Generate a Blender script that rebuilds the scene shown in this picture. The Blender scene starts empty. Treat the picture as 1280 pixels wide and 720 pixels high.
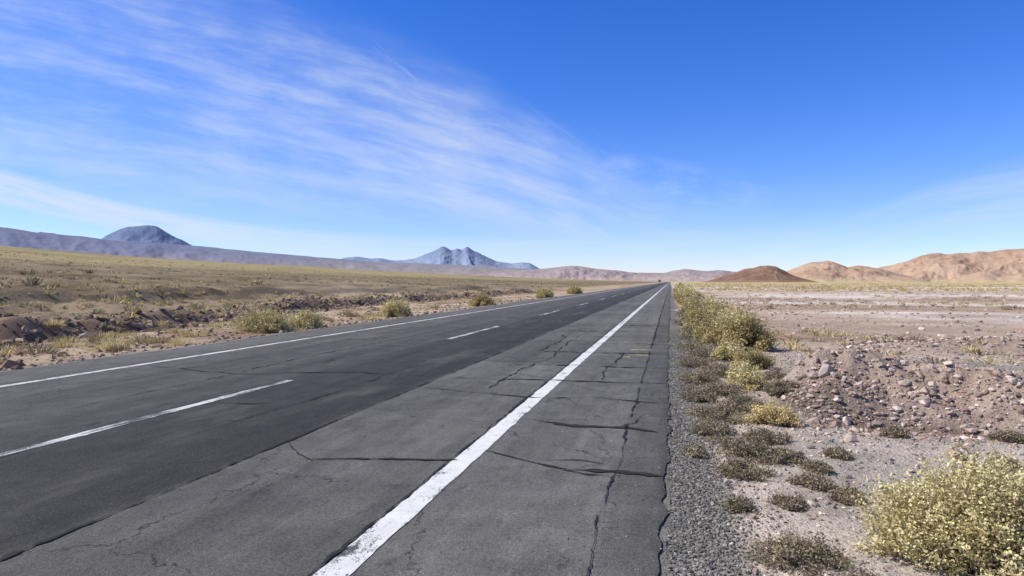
import bpy, math, numpy as np
from mathutils import Vector
rng = np.random.default_rng(7)
sc = bpy.context.scene
sc.view_settings.view_transform = 'Standard'
sc.view_settings.look = 'None'
sc.view_settings.exposure = 0
YAW = math.radians(13.07); CAMH = 1.4

# ------------------------------------------------------------ numpy noise
def _h(ix, iy, s):
    n = (ix.astype(np.int64)*374761393 + iy.astype(np.int64)*668265263 + s*144269501) & 0xffffffff
    n = ((n ^ (n >> 13))*1274126177) & 0xffffffff
    n = n ^ (n >> 16)
    return n/4294967296.0
def vn(x, y, s=0):
    x = np.asarray(x, float); y = np.asarray(y, float)
    ix = np.floor(x); iy = np.floor(y); fx = x-ix; fy = y-iy
    fx = fx*fx*(3-2*fx); fy = fy*fy*(3-2*fy)
    a = _h(ix, iy, s); b = _h(ix+1, iy, s); c = _h(ix, iy+1, s); d = _h(ix+1, iy+1, s)
    return (a*(1-fx)+b*fx)*(1-fy)+(c*(1-fx)+d*fx)*fy
def fbm(x, y, s=0, o=4):
    t = 0; a = .5; n = 0
    for i in range(o):
        t = t + a*vn(x*2**i+13.7*i, y*2**i-7.1*i, s+i); n += a; a *= .5
    return t/n*2-1
def sstep(a, b, x):
    t = np.clip((x-a)/(b-a), 0, 1); return t*t*(3-2*t)

# ------------------------------------------------------------ mesh helper
def make(name, V, F, mat, col=None, smooth=False, parent=None):
    V = np.asarray(V, np.float32); F = np.asarray(F, np.int32)
    me = bpy.data.meshes.new(name)
    k = F.shape[1]
    me.vertices.add(len(V)); me.vertices.foreach_set('co', V.ravel())
    me.loops.add(F.size); me.loops.foreach_set('vertex_index', F.ravel())
    me.polygons.add(len(F)); me.polygons.foreach_set('loop_start', np.arange(0, F.size, k, dtype=np.int32))
    me.polygons.foreach_set('loop_total', np.full(len(F), k, np.int32))
    me.polygons.foreach_set('use_smooth', np.full(len(F), smooth, bool))
    me.update(calc_edges=True)
    if col is not None:
        ca = me.color_attributes.new(name='Col', type='FLOAT_COLOR', domain='POINT')
        c4 = np.ones((len(V), 4), np.float32); c4[:, :3] = col
        ca.data.foreach_set('color', c4.ravel())
    me.materials.append(mat)
    ob = bpy.data.objects.new(name, me); sc.collection.objects.link(ob)
    if parent: ob.parent = parent
    return ob
def gridfaces(nr, nc):
    i = np.arange(nr*nc).reshape(nr, nc)
    return np.stack([i[:-1, :-1], i[:-1, 1:], i[1:, 1:], i[1:, :-1]], -1).reshape(-1, 4)

# ------------------------------------------------------------ node helper
class NT:
    def __init__(s, tree): s.t = tree; s.n = tree.nodes; s.l = tree.links
    def new(s, typ, **kw):
        n = s.n.new(typ)
        for k, v in kw.items(): setattr(n, k, v)
        return n
    def put(s, sock, v):
        if isinstance(v, bpy.types.NodeSocket): s.l.new(v, sock)
        elif v is not None: sock.default_value = v
    def math(s, op, a, b=None, c=None, clamp=False):
        n = s.new('ShaderNodeMath', operation=op, use_clamp=clamp)
        s.put(n.inputs[0], a)
        if b is not None: s.put(n.inputs[1], b)
        if c is not None: s.put(n.inputs[2], c)
        return n.outputs[0]
    def ss(s, a, b, x, lo=0., hi=1.):
        n = s.new('ShaderNodeMapRange', interpolation_type='SMOOTHSTEP')
        s.put(n.inputs[0], x); n.inputs[1].default_value = a; n.inputs[2].default_value = b
        n.inputs[3].default_value = lo; n.inputs[4].default_value = hi
        return n.outputs[0]
    def noise(s, vec, scale, detail=3, rough=.55, dist=0., out=0):
        n = s.new('ShaderNodeTexNoise'); s.put(n.inputs['Vector'], vec)
        n.inputs['Scale'].default_value = scale; n.inputs['Detail'].default_value = detail
        n.inputs['Roughness'].default_value = rough; n.inputs['Distortion'].default_value = dist
        return n.outputs[out]
    def mix(s, f, a, b, mode='MIX'):
        n = s.new('ShaderNodeMix', data_type='RGBA', blend_type=mode)
        s.put(n.inputs[0], f)
        for i, v in ((6, a), (7, b)):
            if isinstance(v, tuple): v = (*v[:3], 1.)
            s.put(n.inputs[i], v)
        return n.outputs[2]
    def grey(s, v):
        cc = s.new('ShaderNodeCombineXYZ'); [s.put(cc.inputs[i], v) for i in range(3)]
        return cc.outputs[0]
    def vmul(s, v, k):
        n = s.new('ShaderNodeVectorMath', operation='MULTIPLY'); s.put(n.inputs[0], v); n.inputs[1].default_value = k
        return n.outputs[0]
def newmat(name, rough=.9, spec=.2):
    m = bpy.data.materials.new(name); m.use_nodes = True
    t = NT(m.node_tree); b = t.n['Principled BSDF']
    b.inputs['Roughness'].default_value = rough; b.inputs['Specular IOR Level'].default_value = spec
    return m, t, b
def diffmat(name):
    m = bpy.data.materials.new(name); m.use_nodes = True
    t = NT(m.node_tree); t.n.remove(t.n['Principled BSDF'])
    d = t.new('ShaderNodeBsdfDiffuse'); t.l.new(d.outputs[0], t.n['Material Output'].inputs[0])
    return m, t, d
def bump(t, b, h, strength, dist):
    n = t.new('ShaderNodeBump'); n.inputs['Strength'].default_value = strength; n.inputs['Distance'].default_value = dist
    t.put(n.inputs['Height'], h); t.l.new(n.outputs[0], b.inputs['Normal'])
def coord(t):
    return t.new('ShaderNodeTexCoord').outputs['Object']
def colattr(t):
    return t.new('ShaderNodeVertexColor', layer_name='Col').outputs[0]

# ------------------------------------------------------------ materials
M_ground, t, b = diffmat('desert_soil')
P = coord(t); C = colattr(t)
n1 = t.noise(P, .35, 4, .65); n2 = t.noise(P, 4., 4, .7); n3 = t.noise(P, 38., 3, .75)
n0 = t.noise(t.vmul(P, (.25, 1., 1.)), .22, 5, .7)
f = t.math('MULTIPLY', t.math('MULTIPLY_ADD', n1, .8, .62), t.math('MULTIPLY_ADD', n0, 1.3, .38))
f2 = t.math('MULTIPLY_ADD', n2, 1.2, .43); f3 = t.math('MULTIPLY_ADD', n3, 1.2, .42)
ff = t.math('MULTIPLY', t.math('MULTIPLY', f, f2), f3)
base = t.mix(1., C, t.grey(ff), 'MULTIPLY')
vo = t.new('ShaderNodeTexVoronoi'); t.put(vo.inputs['Vector'], P); vo.inputs['Scale'].default_value = 45.
sel = t.ss(.0, .35, vo.outputs['Distance'], 1., 0.)
sp = t.new('ShaderNodeSeparateColor'); t.l.new(vo.outputs['Color'], sp.inputs[0])
pick = t.math('MULTIPLY', sel, t.ss(.5, .8, sp.outputs[0]))
base = t.mix(t.math('MULTIPLY', pick, .5), base, t.mix(sp.outputs[1], (.19, .165, .145), (.55, .475, .42)))
vo2 = t.new('ShaderNodeTexVoronoi'); t.put(vo2.inputs['Vector'], P); vo2.inputs['Scale'].default_value = 5.
sp2 = t.new('ShaderNodeSeparateColor'); t.l.new(vo2.outputs['Color'], sp2.inputs[0])
pk2 = t.math('MULTIPLY', t.ss(.08, .24, vo2.outputs['Distance'], 1., 0.), t.ss(.5, .7, sp2.outputs[0]))
base = t.mix(t.math('MULTIPLY', pk2, .5), base, t.mix(t.ss(.4, .6, sp2.outputs[1]), (.13, .105, .08), (.56, .49, .43)))
t.put(b.inputs['Color'], base)
bump(t, b, t.math('ADD', t.math('MULTIPLY', n3, .5), n2), 1., .06)

M_asph, t, b = newmat('asphalt', .85, .25)
P = coord(t); sx = t.new('ShaderNodeSeparateXYZ'); t.l.new(P, sx.inputs[0]); X = sx.outputs[0]; Y = sx.outputs[1]
st = t.vmul(P, (1., .05, 1.)); st2 = t.vmul(P, (1., .25, 1.))
wob = t.noise(P, 1.3, 4, .7); wobf = t.noise(P, 14., 2, .7)
Xw = t.math('ADD', X, t.math('ADD', t.math('MULTIPLY_ADD', wob, .16, -.08), t.math('MULTIPLY_ADD', wobf, .10, -.05)))
r = t.new('ShaderNodeValToRGB'); r.color_ramp.interpolation = 'LINEAR'
def g(v): return (v*1.06, v*.995, v*.93, 1)
stops = [(-10.4, .145), (-9.0, .135), (-8.75, .105), (-7.9, .118), (-7.6, .088), (-6.3, .102), (-6.0, .070), (-5.45, .082), (-5.0, .050), (-3.95, .053), (-3.85, .042), (-3.32, .044), (-3.24, .140), (-2.6, .118), (-2.2, .148), (-1.75, .132), (-1.5, .160), (-.9, .145), (-.42, .156), (-.36, .12), (-.10, .12), (.02, .05)]
el = r.color_ramp.elements
for i, (x, v) in enumerate(stops):
    p = (x+10.5)/10.7
    e = el[i] if i < 2 else el.new(p)
    e.position = p; e.color = g(v)
t.put(r.inputs[0], t.math('DIVIDE', t.math('ADD', Xw, 10.5), 10.7))
a1 = t.noise(st, 2.2, 4, .65); a2 = t.noise(st2, 7., 4, .7); a3 = t.noise(P, 2.2, 5, .7)
ag = t.noise(P, 130., 2, .8); ag2 = t.noise(P, 38., 3, .75)
k = t.math('MULTIPLY', t.math('MULTIPLY_ADD', a1, .9, .55), t.math('MULTIPLY_ADD', a2, .9, .55))
k = t.math('MULTIPLY', k, t.math('MULTIPLY_ADD', a3, 1.1, .45))
k = t.math('MULTIPLY', k, t.math('MULTIPLY_ADD', ag, 2.2, -.1))
k = t.math('MULTIPLY', k, t.math('MULTIPLY_ADD', ag2, 1.6, .2))
cell = t.new('ShaderNodeCombineXYZ')
t.put(cell.inputs[0], t.math('GREATER_THAN', Xw, -1.62))
t.put(cell.inputs[1], t.math('FLOOR', t.math('DIVIDE', t.math('ADD', Y, t.math('MULTIPLY', wob, .5)), 2.35)))
wn_ = t.new('ShaderNodeTexWhiteNoise', noise_dimensions='2D'); t.put(wn_.inputs['Vector'], cell.outputs[0])
slab = t.math('MULTIPLY_ADD', wn_.outputs['Value'], .36, -.18)
slab = t.math('MULTIPLY_ADD', slab, t.ss(-3.26, -3.22, Xw), 1.)
k = t.math('MULTIPLY', k, slab)
base = t.mix(1., r.outputs[0], t.grey(k), 'MULTIPLY')
vo = t.new('ShaderNodeTexVoronoi'); t.put(vo.inputs['Vector'], P); vo.inputs['Scale'].default_value = 75.
sp = t.new('ShaderNodeSeparateColor'); t.l.new(vo.outputs['Color'], sp.inputs[0])
chip = t.math('MULTIPLY', t.ss(.1, .4, vo.outputs['Distance'], 1., 0.), t.ss(.72, .95, sp.outputs[0]))
base = t.mix(t.math('MULTIPLY', chip, .55), base, (.34, .32, .29))
bl = t.noise(t.vmul(P, (1., .35, 1.)), 3.1, 6, .8)
base = t.mix(t.ss(.59, .67, bl, 0., .55), base, (.035, .034, .032))
bl2 = t.noise(t.vmul(P, (1., .5, 1.)), 9., 5, .75)
base = t.mix(t.ss(.54, .64, bl2, 0., .25), base, (.03, .03, .029))
base = t.mix(t.ss(.52, .72, t.noise(st2, 1.1, 4, .7), 0., .35), base, (.22, .205, .185))
vc = t.new('ShaderNodeTexVoronoi', feature='DISTANCE_TO_EDGE')
wv = t.new('ShaderNodeVectorMath', operation='ADD'); t.put(wv.inputs[0], P)
t.put(wv.inputs[1], t.vmul(t.noise(P, 3., 4, .7, out=1), (.5, .5, 0.)))
t.put(vc.inputs['Vector'], wv.outputs[0]); vc.inputs['Scale'].default_value = .55
hc = t.math('MULTIPLY', t.ss(.0, .006, vc.outputs['Distance'], 1., 0.), t.ss(.42, .55, a3))
base = t.mix(t.math('MULTIPLY', hc, .8), base, (.015, .015, .015))
t.put(b.inputs['Base Color'], base)
bump(t, b, t.math('ADD', ag, t.math('MULTIPLY', ag2, 1.2)), 1., .009)

M_tar, t, b = newmat('crack_tar', .85, .2)
P = coord(t); n = t.noise(P, 30., 4, .7)
t.put(b.inputs['Base Color'], t.mix(n, (.014, .014, .013), (.045, .043, .04)))
def paint(name, colr, wear, stretch):
    m, t, b = newmat(name, .6, .35)
    P = coord(t)
    w = t.noise(t.vmul(P, stretch), 9., 6, .75); w2 = t.noise(P, 90., 3, .8); w3 = t.noise(P, .8, 3)
    s = t.math('ADD', t.math('ADD', t.math('MULTIPLY', w, .6), t.math('MULTIPLY', w2, .35)), t.math('MULTIPLY', w3, .25))
    fac = t.ss(wear, wear+.07, s)
    dirt = t.math('MULTIPLY_ADD', t.noise(P, 6., 5, .7), .6, .62)
    pc = t.mix(1., colr, t.grey(dirt), 'MULTIPLY')
    t.put(b.inputs['Base Color'], t.mix(fac, pc, (.07, .067, .062)))
    bump(t, b, w2, .6, .005)
    return m
M_paint = paint('white_road_paint', (.82, .81, .78), .64, (1., .35, 1.))
M_paintl = paint('faded_white_paint', (.72, .71, .67), .615, (1.2, .3, 1.))
M_paintw = paint('worn_white_paint', (.76, .75, .71), .572, (1.6, .14, 1.))
M_yel = paint('worn_yellow_paint', (.60, .48, .18), .60, (1., 1., 1.))

M_stone, t, b = diffmat('stones')
P = coord(t); n = t.noise(P, 60., 2, .7)
t.put(b.inputs['Color'], t.mix(1., colattr(t), t.grey(t.math('MULTIPLY_ADD', n, .8, .6)), 'MULTIPLY'))
M_leaf, t, b = diffmat('dry_foliage')
C = colattr(t); t.put(b.inputs['Color'], C)
tr = t.new('ShaderNodeBsdfTranslucent'); t.put(tr.inputs[0], C)
mx = t.new('ShaderNodeMixShader'); mx.inputs[0].default_value = .22
t.l.new(b.outputs[0], mx.inputs[1]); t.l.new(tr.outputs[0], mx.inputs[2])
t.l.new(mx.outputs[0], t.n['Material Output'].inputs[0])

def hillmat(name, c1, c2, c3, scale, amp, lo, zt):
    """c1/c2 rock variants, c3 = colour of foot slopes below height zt; far ranges carry painted haze"""
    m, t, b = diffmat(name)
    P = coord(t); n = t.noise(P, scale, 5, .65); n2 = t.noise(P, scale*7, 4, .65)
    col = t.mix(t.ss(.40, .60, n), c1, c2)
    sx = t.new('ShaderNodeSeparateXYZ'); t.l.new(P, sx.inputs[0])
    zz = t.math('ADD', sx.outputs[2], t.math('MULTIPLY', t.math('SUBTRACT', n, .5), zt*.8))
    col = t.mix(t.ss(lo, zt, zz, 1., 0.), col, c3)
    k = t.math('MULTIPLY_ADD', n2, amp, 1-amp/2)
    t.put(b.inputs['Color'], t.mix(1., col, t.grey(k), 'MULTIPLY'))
    return m

# ------------------------------------------------------------ terrain height
def washx(y): return -20.5 - 2.6*fbm(y/7., y*0+3.3, 5, 5) - 3.*sstep(20, 45, y)
def H(x, y):
    x = np.asarray(x, float); y = np.asarray(y, float)
    z = np.full(x.shape, -.012)
    und = fbm(x/1.1, y/1.1, 1, 4)*.035 + fbm(x/.22, y/.22, 9, 3)*.014
    big = fbm(x/7., y/7., 2, 4)
    r = sstep(.0, .5, x)
    z = z + r*(-.03 - .05*sstep(.4, 3, x) + und*sstep(.1, .8, x) + big*.06*sstep(1, 5, x))
    crest_y = 9.3 + .6*fbm(x/1.5, y*0, 14, 3)
    m = np.exp(-((y-crest_y)/np.where(y < crest_y, .75, 1.2))**2)*sstep(1.15, 1.9, x)*(1-sstep(10, 15, x))
    z = z + m*(.40 + .32*fbm(x/.6, y/.6, 22, 4) + .10*fbm(x/.16, y/.16, 23, 3))
    z = z - .18*np.exp(-((y-8.0)/.5)**2)*sstep(1.3, 2.0, x)
    m2 = np.exp(-((y-16.5-.15*x-1.2*fbm(x/3., y*0, 15, 3))/1.3)**2)*sstep(3.5, 6, x)*(1-sstep(18, 26, x))
    z = z + m2*(.16+.18*fbm(x/.9, y/.9, 24, 4))
    z = z + sstep(20, 120, x)*fbm(x/60., y/60., 4, 4)*.8
    L = -x-10.1
    l = sstep(0, 1.2, L)
    ll = l*(-.10 - .30*sstep(2, 9, L)) + l*(und*1.6 + big*.12)
    wl = washx(y)
    bank = sstep(0, 1.2, wl-x)
    fade = 1-sstep(90, 160, y)
    brk = .55+.45*sstep(-.25, .25, fbm(y/4.5, y*0+2.2, 33, 3))
    ll = ll - .22*np.exp(-((x-wl-.8)/1.1)**2)*fade*brk
    ll = ll + bank*(.52*brk+.30*fbm(x/2., y/2., 31, 4))*fade
    wl2 = wl-7-3*fbm(y/12., y*0+9, 6, 4)
    ll = ll + sstep(0, 1.4, wl2-x)*.55*fade
    D = np.clip(-x-26, 0, 2600)
    fac = (np.clip(-x/np.maximum(np.abs(y), 1), 0, 1.2)/1.2)**.4
    ll = ll + D*.054*fac
    ll = ll + sstep(30, 300, -x)*fbm(x/70., y/70., 8, 4)*1.6 + sstep(600, 1500, -x)*fbm(x/500., y/500., 18, 4)*9
    z = z + np.where(x < -10.1, ll, 0)
    z = np.where((x < -.3) & (x > -9.8), -.05, z)
    return z

def axis(segs):
    out = [segs[0][0]]
    for a, bb, s in segs:
        n = max(1, int(round((bb-a)/s))); out += list(np.linspace(a, bb, n+1)[1:])
    return out
def geo(a, bb, s, gr):
    o = []; v = a
    while v < bb:
        v += s; s *= gr; o.append(v)
    return o
xs = [-v for v in reversed(geo(30, 26000, .22, 1.05))] + axis([(-30, -18, .13), (-18, -10.1, .16), (-10.1, -9.7, .1), (-9.7, -.4, 1.16), (-.4, .1, .05), (.1, 6, .04)]) + geo(6, 26000, .06, 1.045)
ys = [-60, -30, -15, -8, -4, -1, 1] + axis([(1, 2.5, .25), (2.5, 12, .045)]) + geo(12, 28000, .06, 1.021)
xs = np.array(xs); ys = np.array(ys)
XX, YY = np.meshgrid(xs, ys)
ZZ = H(XX, YY)
def lerp(a, b_, f): return a*(1-f[..., None])+np.array(b_)*f[..., None]
col = np.zeros(XX.shape+(3,)) + np.array((.50, .405, .335))
n_a = fbm(XX/2.5, YY/2.5, 41, 4); n_b = fbm(XX/14., YY/30., 42, 4); n_c = fbm(XX/90., YY/60., 43, 4)
col = lerp(col, (.40, .29, .22), sstep(.0, .5, n_b)*.8)
col = lerp(col, (.60, .53, .465), sstep(.1, .5, -n_b)*.7)
band = sstep(.0, .3, fbm(XX/26., YY/4., 49, 5))*sstep(11, 18, YY)*(XX > 0)
col = lerp(col, (.35, .22, .155), band*.7)
band = sstep(-.05, .3, fbm(XX/20., YY/7., 50, 5))*sstep(14, 24, YY)*(XX > 0)
col = lerp(col, (.67, .595, .54), band*.8)
band = sstep(.15, .4, fbm(XX/30., YY/18., 57, 5))*sstep(30, 60, YY)*(XX > 0)
col = lerp(col, (.36, .225, .16), band*.75)
sh = 1-sstep(.15, .6, XX+.25*n_a)
col = lerp(col, (.19, .18, .17), sh*(XX > -1))
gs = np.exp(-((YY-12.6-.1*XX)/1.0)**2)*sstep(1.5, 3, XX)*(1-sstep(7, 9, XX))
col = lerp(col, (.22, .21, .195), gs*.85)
near_r = (1-sstep(6, 9, YY))*sstep(.4, 1.2, XX)
col = lerp(col, (.38, .335, .29), near_r*.7)
mnd = np.exp(-((YY-8.8)/1.1)**2)*sstep(1.1, 2.0, XX)*(1-sstep(10, 15, XX))
col = lerp(col, (.33, .24, .19), mnd*.85)
hol_shade = np.exp(-((YY-8.5)/.7)**2-((XX-1.5)/.5)**2)
col = lerp(col, (.10, .07, .055), hol_shade*.85)  # shadow at the mound's left end, painted into the soil colour
hol_shade = np.exp(-((YY-7.95-.2*n_a)/.28)**2)*sstep(1.4, 2.2, XX)*(1-sstep(8, 11, XX))*sstep(-.2, .3, n_a)
col = lerp(col, (.15, .105, .08), hol_shade*.7)  # dark brown soil, with the front hollow's shade painted in
m2c = np.exp(-((YY-16.3-.15*XX)/1.3)**2)*sstep(3.5, 6, XX)*(1-sstep(18, 26, XX))
col = lerp(col, (.36, .26, .21), m2c*.6)
grs = sstep(150, 420, YY+XX*.3+60*n_c)*(XX > 0)
col = lerp(col, (.49, .385, .20), grs*.85)
lf = (XX < -10.0)*1.
lc = np.zeros(XX.shape+(3,)) + np.array((.44, .34, .25))
lc = lerp(lc, (.34, .245, .175), sstep(0, .4, n_b)*.8)
lc = lerp(lc, (.52, .44, .35), sstep(.15, .5, -n_b)*.5)
lc = lerp(lc, (.25, .175, .125), sstep(.0, .35, fbm(XX/4., YY/6., 55, 4))*.65)
wl = washx(YY)
lc = lerp(lc, (.20, .135, .10), np.exp(-((XX-wl+.3)/1.3)**2)*(YY < 150)*.85)
up = sstep(0, 10, wl-XX)
lc = lerp(lc, (.235, .185, .13), up*.85)
lc = lerp(lc, (.135, .105, .075), sstep(-.05, .3, fbm(XX/9., YY/16., 56, 4))*up*.7)
lc = lerp(lc, (.36, .30, .165), sstep(60, 260, -XX+70*n_c)*.75)
lc = lerp(lc, (.185, .155, .10), sstep(-.1, .35, fbm(XX/120., YY/200., 47, 5))*up*.65)
lsh = 1-sstep(.2, 1.4, -XX-10.1+.5*n_a)
lc = lerp(lc, (.27, .245, .22), lsh)
col = np.where(lf[..., None] > 0, lc, col)
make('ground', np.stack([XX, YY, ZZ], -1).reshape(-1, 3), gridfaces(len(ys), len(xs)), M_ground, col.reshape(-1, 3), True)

# ------------------------------------------------------------ road
ry = np.array([-40, -20, -8, -2, 1] + axis([(1, 2.5, .1), (2.5, 14, .03)]) + geo(14, 4500, .04, 1.02))
rx = np.array([-10.12, -10.1, -9.9, -8.6, -7, -5, -3.2, -1.5, -.3, 0., .02])
RX, RY = np.meshgrid(rx, ry)
RZ = np.zeros_like(RX)
e = fbm(ry/.35, ry*0, 51, 4)*.05 + fbm(ry/3., ry*0, 52, 3)*.04 - .02
e2 = fbm(ry/.5, ry*0, 53, 4)*.08+fbm(ry/4., ry*0, 54, 3)*.08
RX[:, -1] += e; RX[:, -2] += e; RX[:, 0] += e2; RX[:, 1] += e2
RZ[:, 0] = -.25; RZ[:, -1] = -.07
make('road', np.stack([RX, RY, RZ], -1).reshape(-1, 3), gridfaces(len(ry), len(rx)), M_asph, None, False)

def strip(x0, w, y0, y1, z, step=.05, jit=.004, seed=1):
    y = np.array([y0]+geo(y0, y1, step, 1.02)); y = y[y < y1]; y = np.append(y, y1)
    a = x0-w/2+fbm(y/.08, y*0, seed, 3)*jit; c = x0+w/2+fbm(y/.08, y*0+5, seed+9, 3)*jit
    V = np.stack([np.stack([a, y, y*0+z], -1), np.stack([c, y, y*0+z], -1)], 1).reshape(-1, 3)
    return V, gridfaces(len(y), 2)
V, F = strip(-1.57, .165, 1, 4000, .004, .03, .014, 61); make('edge_line', V, F, M_paint)
V, F = strip(-8.68, .14, 1, 4000, .004, .05, .014, 65); make('edge_line', V, F, M_paintl)
Vs = []; Fs = []; o = 0
y0 = 15.8-24
while y0 < 1500:
    V, F = strip(-5.25+rng.normal(0, .01), .12, y0, y0+4.9, .004, .05, .018, int(y0)+900)
    Vs.append(V); Fs.append(F+o); o += len(V)
    y0 += 12
make('centre_line', np.concatenate(Vs), np.concatenate(Fs), M_paintw)
Vs = []; Fs = []; o = 0
for (xa, xb, yy) in [(-.78, -.40, 13.1), (-.80, -.46, 14.1), (-.85, -.72, 12.7)]:
    V = np.array([[xa, yy, .004], [xb, yy+.03, .004], [xb, yy+.14, .004], [xa, yy+.11, .004]]); Vs.append(V); Fs.append(np.array([[0, 1, 2, 3]])+o); o += 4
make('yellow_road_mark', np.concatenate(Vs), np.concatenate(Fs), M_yel)

Vs = []; Fs = []; off = 0
def crack(pts, w, seed, jag=.05):
    global off
    pts = np.array(pts, float); seg = np.hypot(*np.diff(pts, axis=0).T); L = seg.sum()
    n = max(6, int(L/.025)); n = min(n, 2500)
    s = np.linspace(0, L, n); cs = np.concatenate([[0], np.cumsum(seg)])
    x = np.interp(s, cs, pts[:, 0]); y = np.interp(s, cs, pts[:, 1])
    dx = np.gradient(x); dy = np.gradient(y); l = np.hypot(dx, dy)+1e-9; nx = -dy/l; ny = dx/l
    j = fbm(s/.5, s*0, seed, 5)*jag + fbm(s/.05, s*0, seed+5, 3)*.012
    x = x+nx*j; y = y+ny*j
    ww = w*(.2+2.0*vn(s/.10, s*0, seed+7)*vn(s/.45, s*0, seed+8)*1.6)*np.minimum(1, np.minimum(s, L-s)/.12+.1)/2
    ww = np.maximum(ww, .0015)
    A = np.stack([x-nx*ww, y-ny*ww, x*0+.008], -1); B = np.stack([x+nx*ww, y+ny*ww, x*0+.008], -1)
    V = np.stack([A, B], 1).reshape(-1, 3); Vs.append(V); Fs.append(gridfaces(n, 2)+off); off += len(V)
ty = [4.95, 6.35, 8.0, 9.6, 11.3, 13.4]
while ty[-1] < 130: ty.append(ty[-1]+rng.uniform(1.7, 2.6))
for i, y in enumerate(ty):
    xl = -rng.uniform(1.9, 3.25)
    if i == 0:
        crack([(-2.85, 4.85), (-2.3, 4.95), (-1.62, 5.1)], .03, 100, .03); crack([(-1.5, 5.45), (-1.1, 5.2), (-.75, 5.0), (-.35, 5.05), (-.05, 5.0)], .04, 101, .03)
        crack([(-1.0, 5.25), (-.7, 5.3), (-.5, 5.22)], .02, 102, .03); crack([(-.85, 5.02), (-.6, 4.93), (-.3, 4.97)], .02, 103, .03)
    elif i == 1: crack([(-1.35, 6.75), (-.9, 6.55), (-.4, 6.6), (-.1, 6.45)], .04, 104, .03); crack([(-.5, 6.6), (-.35, 6.85), (-.3, 7.2)], .015, 105, .03)
    elif i == 2: crack([(-3.2, 8.5), (-2.4, 8.25), (-1.6, 8.05), (-.9, 8.2), (-.05, 8.0)], .035, 107, .04)
    else:
        crack([(xl, y+rng.uniform(-.15, .15)), (-1.5, y+rng.uniform(-.1, .1)), (-.7, y+rng.uniform(-.1, .1)), (-.03, y)], rng.uniform(.03, .05)*(1+y/60), 110+i, .06)
    if i > 2 and rng.random() < .4:
        crack([(-3.3, y+rng.uniform(-.2, .5)), (-4.6, y+rng.uniform(-.5, .5)), (-6.5, y+rng.uniform(-.5, .5)), (-8.4, y)], .03, 210+i, .12)
for k_, (a_, b_) in enumerate([(2.4, 4.1), (4.25, 6.8), (7.1, 9.2), (9.5, 14), (14.4, 30), (31, 90)]):
    crack([(-.40, a_), (-.385, (a_+b_)/2), (-.41, b_)], .013 if k_ < 4 else .028, 301+k_, .022)
crack([(-1.67, 2), (-1.68, 12), (-1.66, 30)], .016, 312, .012)
crack([(-3.27, 2), (-3.26, 20), (-3.27, 80)], .018, 313, .015)
crack([(-2.35, 8.6), (-2.3, 11), (-2.1, 12.5), (-2.3, 15), (-2.2, 19)], .02, 314, .10)
crack([(-.95, 9.7), (-1.0, 11.2), (-.85, 13.4)], .015, 319, .08)
crack([(-2.6, 13.5), (-2.5, 15.6), (-2.7, 17.8)], .02, 320, .10)
crack([(-4.3, 5.0), (-4.1, 7.5), (-4.2, 12)], .012, 315, .08)
crack([(-6.4, 6.0), (-6.6, 12), (-6.3, 25)], .015, 316, .1)
crack([(-3.3, 5.4), (-2.95, 5.0), (-2.7, 4.8)], .022, 317, .04)
crack([(-5.2, 6.9), (-4.7, 6.9), (-4.4, 7.1)], .02, 318, .04)
make('road_cracks', np.concatenate(Vs), np.concatenate(Fs), M_tar)

# ------------------------------------------------------------ stones
PH = (1+5**.5)/2
ico = np.array([(-1, PH, 0), (1, PH, 0), (-1, -PH, 0), (1, -PH, 0), (0, -1, PH), (0, 1, PH), (0, -1, -PH), (0, 1, -PH), (PH, 0, -1), (PH, 0, 1), (-PH, 0, -1), (-PH, 0, 1)])/1.9
icf = np.array([(0, 11, 5), (0, 5, 1), (0, 1, 7), (0, 7, 10), (0, 10, 11), (1, 5, 9), (5, 11, 4), (11, 10, 2), (10, 7, 6), (7, 1, 8), (3, 9, 4), (3, 4, 2), (3, 2, 6), (3, 6, 8), (3, 8, 9), (4, 9, 5), (2, 4, 11), (6, 2, 10), (8, 6, 7), (9, 8, 1)])
def stones(name, x, y, size, pal, sink=.25):
    n = len(x)
    s = ico[None]*(1+rng.uniform(-.35, .35, (n, 12, 1)))*rng.uniform(.55, 1.2, (n, 1, 3))
    a = rng.uniform(0, 6.28, n); ca, sa = np.cos(a)[:, None], np.sin(a)[:, None]
    s = np.stack([s[..., 0]*ca-s[..., 1]*sa, s[..., 0]*sa+s[..., 1]*ca, s[..., 2]*.75], -1)*size[:, None, None]
    s[..., 0] += x[:, None]; s[..., 1] += y[:, None]
    z = np.where((x < 0) & (x > -10), 0.0, H(x, y)); s[..., 2] += (z+size*sink)[:, None]
    F = (icf[None]+np.arange(n)[:, None, None]*12).reshape(-1, 3)
    pal = np.array(pal)*np.array([1.03, .98, .92]); c = pal[rng.integers(0, len(pal), n)]*rng.uniform(.7, 1.25, (n, 1))
    make(name, s.reshape(-1, 3), F, M_stone, np.repeat(c, 12, 0))
gry = [(.18, .18, .18), (.24, .235, .225), (.32, .31, .30), (.13, .13, .13), (.37, .35, .33)]
dgry = [(.15, .15, .15), (.20, .195, .19), (.27, .26, .25), (.11, .11, .11), (.31, .30, .28)]
pnk = [(.44, .36, .31), (.52, .46, .42), (.34, .25, .205), (.38, .33, .30), (.25, .215, .2), (.62, .56, .52)]
rub = [(.42, .32, .275), (.34, .245, .205), (.5, .42, .38), (.27, .20, .17), (.40, .34, .31), (.46, .37, .33), (.6, .53, .5), (.33, .29, .27)]
n = 16000; x = np.abs(rng.normal(.0, .23, n))+rng.uniform(-.03, .12, n); y = 2.6+rng.random(n)**1.6*16
stones('gravel', x, y, rng.uniform(.004, .012, n)*(1+y*.03), dgry)
n = 15000; x = rng.uniform(.3, 6.5, n); y = 2.6+rng.random(n)**1.4*14
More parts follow.
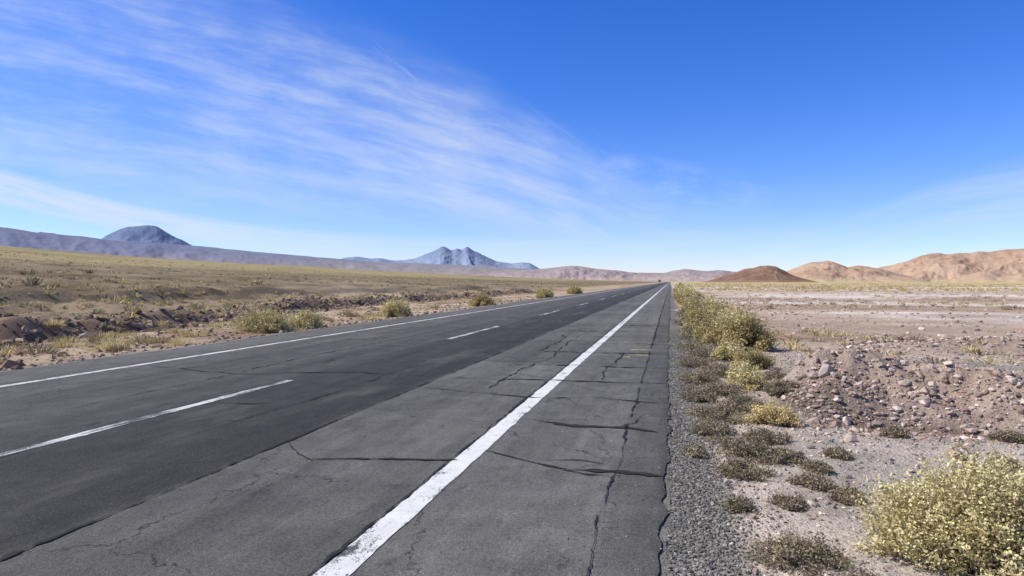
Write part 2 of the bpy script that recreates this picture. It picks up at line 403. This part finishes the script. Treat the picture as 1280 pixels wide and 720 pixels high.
stones('gravel', x, y, rng.gamma(2., .0030, n)+.0035+y*.0003, pnk+gry[:3])
n = 8500; x = 1.3+rng.random(n)*11; y = 8.95+rng.normal(-.25, .8, n)
stones('rubble_stones', x, y, np.clip(rng.gamma(1.3, .010, n)+.009, 0, .065)*(1+.5*(rng.random(n) < .04)), rub, .3)
n = 2600; x = rng.uniform(4, 24, n); y = 16.3+.15*x+rng.normal(0, 1.1, n)
stones('rubble_stones', x, y, np.clip(rng.gamma(1.5, .015, n)+.012, 0, .09), rub, .3)
n = 2600; x = .8+rng.gamma(1.6, 6, n); y = 3.2+rng.random(n)**1.2*60
stones('desert_stones', x, y, rng.gamma(1.6, .013, n)+.010+y*.0006, pnk, .2)
n = 5000; x = -10.2-rng.gamma(1.3, 3., n); y = 5+rng.random(n)**1.5*60
stones('desert_stones', x, y, rng.gamma(1.6, .014, n)+.012, [(.36, .27, .21), (.45, .36, .30), (.2, .14, .115), (.3, .21, .16)], .2)
n = 3600; y = 8+rng.random(n)**1.3*110; x = washx(y)-.3+rng.normal(0, 1.1, n)
stones('wash_bank_stones', x, y, rng.gamma(2., .032, n)+.03, [(.25, .18, .14), (.32, .245, .20), (.15, .115, .095), (.40, .33, .285)], .2)
n = 900; x = -np.abs(rng.normal(0, .5, n))-.02; y = 2.6+rng.random(n)*14
stones('loose_chippings', x, y, rng.uniform(.003, .007, n), gry, .4)

# ------------------------------------------------------------ vegetation
def leaves(P_, size, colr, upb=.3, asp=.45):
    n = len(P_)
    d = rng.normal(0, 1, (n, 3)); d[:, 2] = np.abs(d[:, 2])*(.6+upb); d /= np.linalg.norm(d, axis=1)[:, None]
    q = np.cross(d, rng.normal(0, 1, (n, 3))); q /= np.linalg.norm(q, axis=1)[:, None]
    a = d*size[:, None]; w = q*size[:, None]*asp*.5
    V = np.stack([P_, P_+a*.5+w, P_+a, P_+a*.5-w], 1).reshape(-1, 3)
    return V, np.arange(n*4).reshape(-1, 4), np.repeat(colr, 4, 0)
def twigs(A, B, w, colr, sag=.0):
    n = len(A); d = B-A; l = np.linalg.norm(d, axis=1)[:, None]
    q = np.cross(d, rng.normal(0, 1, (n, 3))); q /= np.linalg.norm(q, axis=1)[:, None]+1e-9
    m = A+d*.5; m[:, 2] += l[:, 0]*sag
    w = w[:, None]*.5
    V = np.stack([A-q*w, A+q*w, m+q*w*.7, m-q*w*.7, m-q*w*.7, m+q*w*.7, B+q*w*.25, B-q*w*.25], 1).reshape(-1, 3)
    return V, np.arange(n*8).reshape(-1, 4), np.repeat(colr, 8, 0)
def shrub(name, x, y, rx_, ry_, h, pal, nt, lpt, ls, stem=(.24, .19, .12), seed=0, stemw=.004, link=True, asp=.5, start=.4, clump=1.):
    pal = np.array(pal)
    nc = max(12, int(nt/16/clump))
    cph = rng.uniform(0, 6.28, nc); cel = np.arcsin(rng.random(nc)**.8); crad = rng.uniform(.62, 1.12, nc)
    ci_ = rng.integers(0, nc, nt)
    ph = cph[ci_]+rng.normal(0, .15, nt)/np.maximum(np.cos(cel[ci_]), .35); el = np.clip(cel[ci_]+rng.normal(0, .12, nt), .02, 1.54)
    lob = .75+.40*vn(np.cos(ph)*1.7+5+seed, np.sin(ph)*1.7+el*2.2+seed, seed)-.05
    rad = lob*crad[ci_]*rng.uniform(.82, 1.08, nt)
    tip = np.stack([np.cos(el)*np.cos(ph)*rx_, np.cos(el)*np.sin(ph)*ry_, np.sin(el)*h], -1)*rad[:, None]
    tip[:, 2] += h*.03
    r0 = rng.random(nt)*.45
    base_ = np.stack([np.cos(ph)*rx_*r0, np.sin(ph)*ry_*r0, np.zeros(nt)], -1)*np.cos(el)[:, None]
    ctr = np.array([x, y, 0.]); base_ += ctr; tip += ctr
    base_[:, 2] += H(base_[:, 0], base_[:, 1])-.01
    tz = H(np.array([x]), np.array([y]))[0]; tip[:, 2] += tz
    tip[:, 2] = np.maximum(tip[:, 2], H(tip[:, 0], tip[:, 1])+.005)
    V1, F1, C1 = twigs(base_, tip, np.full(nt, stemw), np.array(stem)*rng.uniform(.6, 1.5, (nt, 1)), .05)
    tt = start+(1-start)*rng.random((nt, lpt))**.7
    P_ = base_[:, None]+(tip-base_)[:, None]*tt[..., None]
    P_ = (P_+rng.normal(0, ls*.7, P_.shape)).reshape(-1, 3); P_[:, 2] = np.maximum(P_[:, 2], tz-.02)
    n = len(P_)
    cj = np.clip(np.repeat(rng.random(nc)[ci_]*len(pal), lpt)+rng.normal(0, .5, n), 0, len(pal)-1).astype(int)
    c = pal[cj]*rng.uniform(.8, 1.2, (n, 1))*(.40+.68*tt.reshape(-1, 1))  # leaves darken inward: the shrub's inner shade is put into their colour
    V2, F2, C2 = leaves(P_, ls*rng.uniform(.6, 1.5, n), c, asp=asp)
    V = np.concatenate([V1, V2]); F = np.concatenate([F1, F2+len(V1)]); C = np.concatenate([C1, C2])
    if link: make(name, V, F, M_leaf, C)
    return V, F, C
def merge(name, parts):
    Vs, Fs, Cs = [], [], []; o = 0
    for V, F, C in parts: Vs.append(V); Fs.append(F+o); Cs.append(C); o += len(V)
    make(name, np.concatenate(Vs), np.concatenate(Fs), M_leaf, np.concatenate(Cs))

pale = [(.64, .555, .275), (.76, .665, .36), (.82, .73, .43), (.50, .43, .20)]
olive = [(.48, .395, .18), (.60, .495, .235), (.67, .56, .29), (.37, .30, .145), (.41, .355, .165)]
yell = [(.76, .60, .30), (.84, .68, .38), (.66, .52, .25)]
brown = [(.29, .24, .165), (.36, .30, .205), (.22, .18, .13), (.42, .355, .24)]

shrub('desert_shrub', 1.53, 3.95, .62, .46, .54, pale, 2600, 22, .016, seed=1, stemw=.003, asp=.65)
shrub('desert_shrub', 1.02, 7.35, .30, .26, .26, yell, 650, 14, .02, seed=2)
shrub('desert_shrub', .98, 9.7, .33, .30, .30, pale, 650, 14, .024, seed=3)
shrub('desert_shrub', 1.02, 10.9, .28, .26, .26, pale, 500, 14, .024, seed=35)
shrub('desert_shrub', 1.30, 12.1, .42, .40, .40, olive, 600, 14, .028, seed=4)
shrub('desert_shrub', 1.0, 13.2, .36, .36, .36, pale, 500, 14, .03, seed=5)
specs = [(1.60, 15.6, .72, .8, .76, 6), (1.0, 16.6, .6, .9, .70, 7), (1.5, 18.2, .70, 1.0, .86, 8), (.85, 19.6, .55, 1.2, .84, 9), (1.45, 21.8, .70, 1.4, .9, 10),
         (.95, 24, .6, 1.8, .92, 11), (1.4, 27.5, .7, 2., .95, 12), (1.0, 32, .65, 2.4, 1.0, 13), (1.3, 37.5, .75, 3., 1.0, 14), (1.0, 44.5, .8, 3.8, 1.05, 15), (1.3, 53.5, .9, 5, 1.1, 16), (1.1, 66, .9, 7, 1.1, 17), (1.2, 84, .9, 10, 1.15, 18)]
for (x, y, a, bb, h, s) in specs:
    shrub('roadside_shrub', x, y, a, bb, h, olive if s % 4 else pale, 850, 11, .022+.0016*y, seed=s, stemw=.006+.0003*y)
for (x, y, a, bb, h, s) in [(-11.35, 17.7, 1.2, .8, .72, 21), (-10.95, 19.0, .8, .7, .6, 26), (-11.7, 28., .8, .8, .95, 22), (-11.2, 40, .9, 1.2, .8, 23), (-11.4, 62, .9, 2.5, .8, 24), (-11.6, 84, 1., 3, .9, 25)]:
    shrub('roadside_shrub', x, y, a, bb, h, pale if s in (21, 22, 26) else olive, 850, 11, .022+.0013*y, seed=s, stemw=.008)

parts = []
mats = [(.66, 3.75, .29, .29, .13), (.88, 3.4, .22, .16, .07), (.42, 4.5, .10, .12, .05), (1.15, 4.9, .14, .15, .06), (.52, 5.35, .24, .3, .09), (.64, 6.0, .34, .45, .13), (.38, 6.7, .26, .45, .11), (.85, 6.6, .26, .35, .1), (.48, 7.5, .40, .55, .14),
        (.82, 8.1, .30, .4, .15), (.34, 8.7, .30, .6, .12), (.66, 9.2, .36, .5, .16), (.42, 10.2, .38, .7, .15), (.7, 11., .36, .6, .18), (.4, 12., .38, .8, .18), (.6, 13.4, .42, .9, .22), (.45, 15., .4, 1.1, .22), (1.35, 9.0, .30, .35, .15),
        (1.5, 10.4, .28, .35, .15), (.55, 17.5, .4, 1.4, .28), (.5, 20., .35, 1.8, .28), (1.35, 6.1, .13, .12, .07), (2.6, 6.2, .13, .12, .06), (.75, 4.7, .12, .14, .05), (.2, 5.8, .1, .2, .05), (.9, 14.4, .4, .7, .2), (1.1, 5.6, .12, .14, .05), (.45, 23.5, .35, 2.2, .3), (.5, 28.5, .4, 3, .35), (3.1, 7.3, .2, .16, .09), (2.1, 7.2, .16, .14, .08), (1.0, 5.2, .2, .25, .06), (.9, 5.9, .2, .3, .08)]
for i, (x, y, a, bb, h) in enumerate(mats):
    parts.append(shrub('', x, y, a, bb, h, brown if i % 4 else brown+[(.50, .44, .26)], int(700 if y < 9 else 450), 10, .010+.0012*y, stem=(.22, .18, .13), seed=40+i, stemw=.003+.0002*y, link=False, start=.2))
merge('low_scrub', parts)

def tufts(name, x, y, r, h, pal, nb, wf=1.):
    n = len(x); pal = np.array(pal)
    ph = rng.uniform(0, 6.28, (n, nb)); q = rng.random((n, nb))**.5
    bx = x[:, None]+np.cos(ph)*r[:, None]*q*.6; by = y[:, None]+np.sin(ph)*r[:, None]*q*.6
    bz = H(x, y)[:, None]+np.zeros((n, nb))-.02
    tx = x[:, None]+np.cos(ph+rng.normal(0, .4, (n, nb)))*r[:, None]*(q*1.1); tyy = y[:, None]+np.sin(ph)*r[:, None]*(q*1.1)
    tz = bz+h[:, None]*(1.05-.75*q**2)*rng.uniform(.65, 1.1, (n, nb))
    a = rng.uniform(0, 6.28, (n, nb)); w = (h[:, None]*.09*wf+.003)
    wx = np.cos(a)*w; wy = np.sin(a)*w
    V = np.stack([np.stack([bx-wx, by-wy, bz], -1), np.stack([bx+wx, by+wy, bz], -1), np.stack([tx+wx*.5, tyy+wy*.5, tz], -1), np.stack([tx-wx*.5, tyy-wy*.5, tz], -1)], 2).reshape(-1, 3)
    F = np.arange(n*nb*4).reshape(-1, 4)
    c = pal[rng.integers(0, len(pal), n)][:, None]*rng.uniform(.75, 1.25, (n, nb, 1))
    make(name, V, F, M_leaf, np.repeat(c.reshape(-1, 3), 4, 0))
def scatter(n, azlo, azhi, rlo, rhi, pw=1.):
    az = np.radians(rng.uniform(azlo, azhi, n)); r_ = rlo*(rhi/rlo)**(rng.random(n)**pw)
    return np.sin(az)*r_, np.cos(az)*r_, r_
gp = [(.58, .48, .23), (.70, .58, .30), (.50, .42, .21), (.34, .29, .17), (.62, .51, .27), (.27, .235, .15), (.40, .37, .22)]
x, y, r_ = scatter(15500, -62, -3, 20, 600, .62)
k = (x < washx(y)-.3) & (fbm(x/11., y/16., 71, 4) > -.12); x, y, r_ = x[k], y[k], r_[k]
sz = np.clip(rng.gamma(3, .060, len(x)), .05, .6)*(1+sstep(100, 500, r_)*.8)
tufts('grass_tufts', x, y, sz*1.2, sz*.8, gp, 20, 1.5)
x, y, r_ = scatter(650, -62, -14, 12, 75, 1.)
k = (x < -11.2) & (x > washx(y)-1); x, y = x[k], y[k]
sz = rng.uniform(.07, .28, len(x)); tufts('grass_tufts', x, y, sz*1.8, sz, [(.58, .48, .23), (.68, .57, .30), (.44, .36, .19), (.32, .25, .16)], 120, .4)
x, y, r_ = scatter(3200, 2, 34, 14, 500, .6)
k = (x > 2.5) & (fbm(x/16., y/16., 72, 3) > -.1); x, y, r_ = x[k], y[k], r_[k]
sz = rng.uniform(.06, .28, len(x))*(1+sstep(150, 400, r_)); tufts('grass_tufts', x, y, sz*1.4, sz*.7, gp+[(.26, .20, .13), (.2, .15, .10)], 30, 1.)
x, y, r_ = scatter(3000, 1, 34, 120, 900, 1.)
k = x > 6; x, y = x[k], y[k]; sz = rng.uniform(.25, .55, len(x)); tufts('grass_tufts', x, y, sz*1.4, sz*.9, [(.66, .54, .27), (.54, .43, .21)], 16, 1.4)

# small thorn tree near the vanishing end of the road
tree = bpy.data.objects.new('roadside_tree', None); sc.collection.objects.link(tree)
tx0, ty0, S = -13.0, 900., 1.2
seg = 8; pr = [(0, .30), (.6, .24), (1.3, .2), (2., .12)]; V = []
for i, (z, r0) in enumerate(pr):
    for j in range(seg):
        a = j/seg*6.283; V.append((tx0+(math.cos(a)*r0+.1*i)*S, ty0+math.sin(a)*r0*S, (z-.3)*S))
F = [(i*seg+j, i*seg+(j+1) % seg, (i+1)*seg+(j+1) % seg, (i+1)*seg+j) for i in range(3) for j in range(seg)]
make('trunk', V, F, M_leaf, np.tile(np.array([(.14, .10, .07)]), (len(V), 1)), parent=tree)
pp = []
for i in range(9):
    c = np.array([tx0+rng.uniform(-1.5, 1.5)*S, ty0+rng.uniform(-1.5, 1.5)*S, (2.0+rng.uniform(-.3, .6))*S])
    pp.append(c+rng.normal(0, .45*S, (160, 3)))
pp = np.concatenate(pp); V, F, C = leaves(pp, rng.uniform(.2, .45, len(pp))*S, np.array([(.30, .20, .13)])*rng.uniform(.6, 1.4, (len(pp), 1)))
make('crown', V, F, M_leaf, C, parent=tree)
A = np.tile(np.array([[tx0+.3*S, ty0, 1.5*S]]), (9, 1)); B = pp.reshape(9, 160, 3).mean(1)
V, F, C = twigs(A, B, np.full(9, .12*S), np.tile(np.array([(.14, .10, .07)]), (9, 1))); make('limbs', V, F, M_leaf, C, parent=tree)

# ------------------------------------------------------------ hills & mountains (crest surveyed as sight-lines from the roadside)
def mountain(name, R, depth, pts, mat, nc, nr, gully, gf, crestj, seed, pw=1.2):
    pts = np.array(pts, float); tx = (pts[:, 0]-640)/853
    az_c = np.arctan(tx); el_t = (352-pts[:, 1])/853*np.cos(az_c)
    az = az_c-YAW
    A = np.linspace(az[0], az[-1], nc)
    Hc = np.interp(A, az, el_t)*R
    ks = max(1, nc//130); Hc = np.convolve(np.pad(Hc, ks, 'edge'), np.ones(2*ks+1)/(2*ks+1), 'valid')
    edge = np.minimum(1, np.minimum(A-A[0], A[-1]-A)/((A[-1]-A[0])*.04))
    T = np.linspace(-1, 1, nr)
    AA, TT = np.meshgrid(A, T)
    RR = R*(1+depth*TT)
    px, py = AA*R*gf, TT*R*depth*gf
    ridge = 1-np.abs(fbm(px+.6*fbm(px*.5, py*.5, seed+5, 3), py*.45, seed, 5))*2
    ridge2 = 1-np.abs(fbm(px*3.1, py*1.2, seed+9, 4))*2
    prof = (1-np.abs(TT))**pw
    env = (1-np.abs(TT))*np.abs(TT)*4
    Z = Hc[None]*prof*(1+crestj*fbm(px*4, py*4, seed+2, 4))
    Z = Z + Hc[None]*gully*env*(ridge-.6) + Hc[None]*gully*.35*np.minimum(1, env+.15)*(1-np.abs(TT))*(ridge2-.5)
    Z = Z*edge[None] - R*.0015
    V = np.stack([np.sin(AA)*RR, np.cos(AA)*RR, Z], -1).reshape(-1, 3)
    make(name, V, gridfaces(nr, nc), mat, None, True)

M_v = hillmat('hazy_volcano_rock', (.165, .215, .345), (.195, .245, .37), (.30, .355, .48), .0012, .25, 200, 1300)  # bluish, paler at the foot: distance haze painted into the rock colour
M_r = hillmat('hazy_far_slope', (.20, .22, .325), (.235, .245, .335), (.33, .285, .275), .0009, .3, 100, 620)  # blue-grey of distance haze is painted into the slope colour
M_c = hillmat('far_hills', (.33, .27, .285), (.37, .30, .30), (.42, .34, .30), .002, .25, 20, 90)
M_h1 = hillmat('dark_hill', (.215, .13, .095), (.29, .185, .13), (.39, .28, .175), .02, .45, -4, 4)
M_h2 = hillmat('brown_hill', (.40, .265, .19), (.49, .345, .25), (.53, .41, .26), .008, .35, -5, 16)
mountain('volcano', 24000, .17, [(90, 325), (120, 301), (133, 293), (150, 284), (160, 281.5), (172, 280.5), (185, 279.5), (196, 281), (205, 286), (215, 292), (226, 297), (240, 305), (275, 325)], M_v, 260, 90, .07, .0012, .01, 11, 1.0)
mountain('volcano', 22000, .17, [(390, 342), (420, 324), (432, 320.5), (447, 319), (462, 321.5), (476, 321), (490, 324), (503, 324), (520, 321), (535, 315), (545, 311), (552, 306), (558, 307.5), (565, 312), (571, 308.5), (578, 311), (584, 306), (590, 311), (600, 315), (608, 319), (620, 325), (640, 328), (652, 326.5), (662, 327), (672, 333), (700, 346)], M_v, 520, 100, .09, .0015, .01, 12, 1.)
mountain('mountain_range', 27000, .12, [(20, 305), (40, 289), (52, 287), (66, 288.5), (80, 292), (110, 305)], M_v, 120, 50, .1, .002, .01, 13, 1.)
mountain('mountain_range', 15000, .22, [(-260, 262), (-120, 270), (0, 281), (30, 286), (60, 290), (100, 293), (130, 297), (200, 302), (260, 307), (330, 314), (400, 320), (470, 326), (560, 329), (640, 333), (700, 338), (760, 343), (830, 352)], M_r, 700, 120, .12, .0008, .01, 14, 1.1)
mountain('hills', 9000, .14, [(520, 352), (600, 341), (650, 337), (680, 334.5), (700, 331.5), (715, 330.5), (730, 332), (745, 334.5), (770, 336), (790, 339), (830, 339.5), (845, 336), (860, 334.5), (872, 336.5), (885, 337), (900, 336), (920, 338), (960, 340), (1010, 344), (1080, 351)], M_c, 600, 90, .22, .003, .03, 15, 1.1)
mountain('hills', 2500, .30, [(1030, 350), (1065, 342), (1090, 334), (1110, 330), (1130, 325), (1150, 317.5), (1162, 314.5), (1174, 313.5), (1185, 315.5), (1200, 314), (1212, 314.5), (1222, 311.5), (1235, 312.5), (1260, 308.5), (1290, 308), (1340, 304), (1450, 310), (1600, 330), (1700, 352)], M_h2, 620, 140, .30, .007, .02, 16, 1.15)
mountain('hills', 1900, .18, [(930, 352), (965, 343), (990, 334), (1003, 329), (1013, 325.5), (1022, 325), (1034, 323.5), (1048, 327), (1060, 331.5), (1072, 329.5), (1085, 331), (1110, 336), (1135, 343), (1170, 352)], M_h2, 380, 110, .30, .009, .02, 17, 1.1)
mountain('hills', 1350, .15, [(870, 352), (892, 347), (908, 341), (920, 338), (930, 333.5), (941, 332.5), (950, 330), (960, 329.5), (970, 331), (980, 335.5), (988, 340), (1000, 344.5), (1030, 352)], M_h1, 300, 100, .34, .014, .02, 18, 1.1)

# ------------------------------------------------------------ light & sky
SUN_EL = math.radians(46); SUN_AZ = math.radians(-102)      # azimuth clockwise from +Y
sd = Vector((math.sin(SUN_AZ)*math.cos(SUN_EL), math.cos(SUN_AZ)*math.cos(SUN_EL), math.sin(SUN_EL)))
L = bpy.data.lights.new('sun', 'SUN'); L.energy = 5.; L.angle = math.radians(.5); L.color = (1, .955, .875)
lo = bpy.data.objects.new('sun', L); sc.collection.objects.link(lo); lo.rotation_euler = (-sd).to_track_quat('-Z', 'Y').to_euler()
w = bpy.data.worlds.new('World'); sc.world = w; w.use_nodes = True
try:
    w.cycles.sampling_method = 'MANUAL'; w.cycles.sample_map_resolution = 256
except Exception: pass
t = NT(w.node_tree); bg = t.n['Background']
sky = t.new('ShaderNodeTexSky', sky_type='NISHITA'); sky.sun_disc = False
sky.sun_elevation = SUN_EL; sky.sun_rotation = SUN_AZ; sky.altitude = 2400; sky.air_density = 1.; sky.dust_density = .6; sky.ozone_density = 3.
G = t.new('ShaderNodeTexCoord').outputs['Generated']
s = t.new('ShaderNodeSeparateXYZ'); t.l.new(G, s.inputs[0])
az = t.math('MULTIPLY', t.math('ARCTAN2', s.outputs[0], s.outputs[1]), 57.2958)
elv = t.math('MULTIPLY', t.math('ARCSINE', s.outputs[2]), 57.2958)
n2s = t.noise(G, 6., 7, .6)
wns = t.noise(G, 3., 3, .5)
def layer(stops, seed, fx, fy, lo_, hi_, warp=2.5, iso=.35, veil=0., slope=0.):
    r = t.new('ShaderNodeValToRGB'); r.color_ramp.interpolation = 'B_SPLINE'; e_ = r.color_ramp.elements
    for i, (a, c, wd, stg) in enumerate(stops):
        p = (a+90)/180
        q = e_[i] if i < 2 else e_.new(p)
        q.position = p; q.color = (c/30, wd/15, stg, 1)
    t.put(r.inputs[0], t.math('DIVIDE', t.math('ADD', az, 90.), 180.))
    q = t.new('ShaderNodeSeparateColor'); t.l.new(r.outputs[0], q.inputs[0])
    d = t.math('SUBTRACT', elv, t.math('MULTIPLY', q.outputs[0], 30.))
    mask = t.math('SUBTRACT', 1., t.math('DIVIDE', t.math('ABSOLUTE', d), t.math('MULTIPLY', q.outputs[1], 15.)), clamp=True)
    mask = t.ss(0., .7, mask)
    v = t.new('ShaderNodeCombineXYZ')
    wn = t.math('MULTIPLY_ADD', wns, warp*2, -warp)
    dd = t.math('ADD', t.math('ADD', d, wn), t.math('MULTIPLY', az, slope))
    t.put(v.inputs[0], t.math('MULTIPLY', az, fx)); t.put(v.inputs[1], t.math('MULTIPLY', dd, fy)); v.inputs[2].default_value = seed
    n1 = t.noise(v.outputs[0], 1., 7, .64, .1)
    nn = t.math('ADD', t.math('MULTIPLY', n1, 1-iso), t.math('MULTIPLY', n2s, iso))
    c = t.math('MULTIPLY_ADD', t.ss(lo_, hi_, nn), 1-veil, veil)
    return t.math('MULTIPLY', t.math('MULTIPLY', c, mask), q.outputs[2])
main = layer([(-80, 15, 14, .6), (-50, 14.5, 13, .66), (-36, 13.5, 12, .68), (-24, 12, 9.5, .76), (-15, 10, 7.5, .78), (-8, 7, 6, .72), (-3, 4.5, 5, .55), (6, 3, 3, .0)], 1.3, .085, .52, .35, .73, 1.2, .38, .17)
fib = layer([(-45, 16, 6, .0), (-32, 16, 7, .4), (-22, 14, 7, .5), (-14, 11, 6, .5), (-6, 8, 5, .4), (2, 5, 4, .0)], 4.7, .11, .75, .44, .76, .8, .25, 0., .35)
low = layer([(-80, 9, 3, .7), (-50, 6.2, 1.7, .9), (-42, 4.6, 1.5, .82), (-30, 2.9, 1.3, .6), (-15, 2.4, 1.8, .3), (0, 3, 2.5, .35), (12, 2.5, 2, .2), (18, 5, 2.5, .3), (26, 6, 3.5, .5), (40, 6, 4, .4)], 7.1, .09, .9, .30, .62, .6, .3)
wisp = layer([(-20, 8, 3, .0), (-6, 8.5, 3., .35), (1, 8, 2.2, .55), (6, 6.5, 2, .25), (10, 6, 2, 0)], 11.7, .25, .6, .40, .70, 1.5)
cl = t.math('MAXIMUM', t.math('MAXIMUM', main, fib), t.math('MAXIMUM', low, wisp))
cl = t.math('MULTIPLY', cl, .92, clamp=True)
# high-altitude air: saturated blue well above the horizon, pale towards it
tintc = t.new('ShaderNodeValToRGB'); e_ = tintc.color_ramp.elements
for i, (p, c) in enumerate([(0., (1.42, 1.33, 1.48)), (.05, (1.22, 1.30, 1.65)), (.14, (.88, 1.18, 1.90)), (.26, (.54, 1.05, 2.0)), (.40, (.36, .96, 2.05)), (.6, (.6, .82, 1.0)), (1., (.72, .76, .78))]):
    q = e_[i] if i < 2 else e_.new(p)
    q.position = p; q.color = (*[v/3 for v in c], 1)
t.put(tintc.inputs[0], s.outputs[2])
tint = t.mix(1., sky.outputs[0], t.vmul(tintc.outputs[0], (3., 3., 3.)), 'MULTIPLY')
t.put(bg.inputs[0], t.mix(cl, tint, (7.2, 8.0, 9.2)))
bg.inputs[1].default_value = .1

# ------------------------------------------------------------ camera
cam = bpy.data.cameras.new('camera'); co = bpy.data.objects.new('camera', cam); sc.collection.objects.link(co)
cam.lens = 24; cam.sensor_width = 36; cam.clip_start = .05; cam.clip_end = 120000
co.location = (0, 0, CAMH); co.rotation_euler = (math.radians(90-.54), 0, YAW)
sc.camera = co
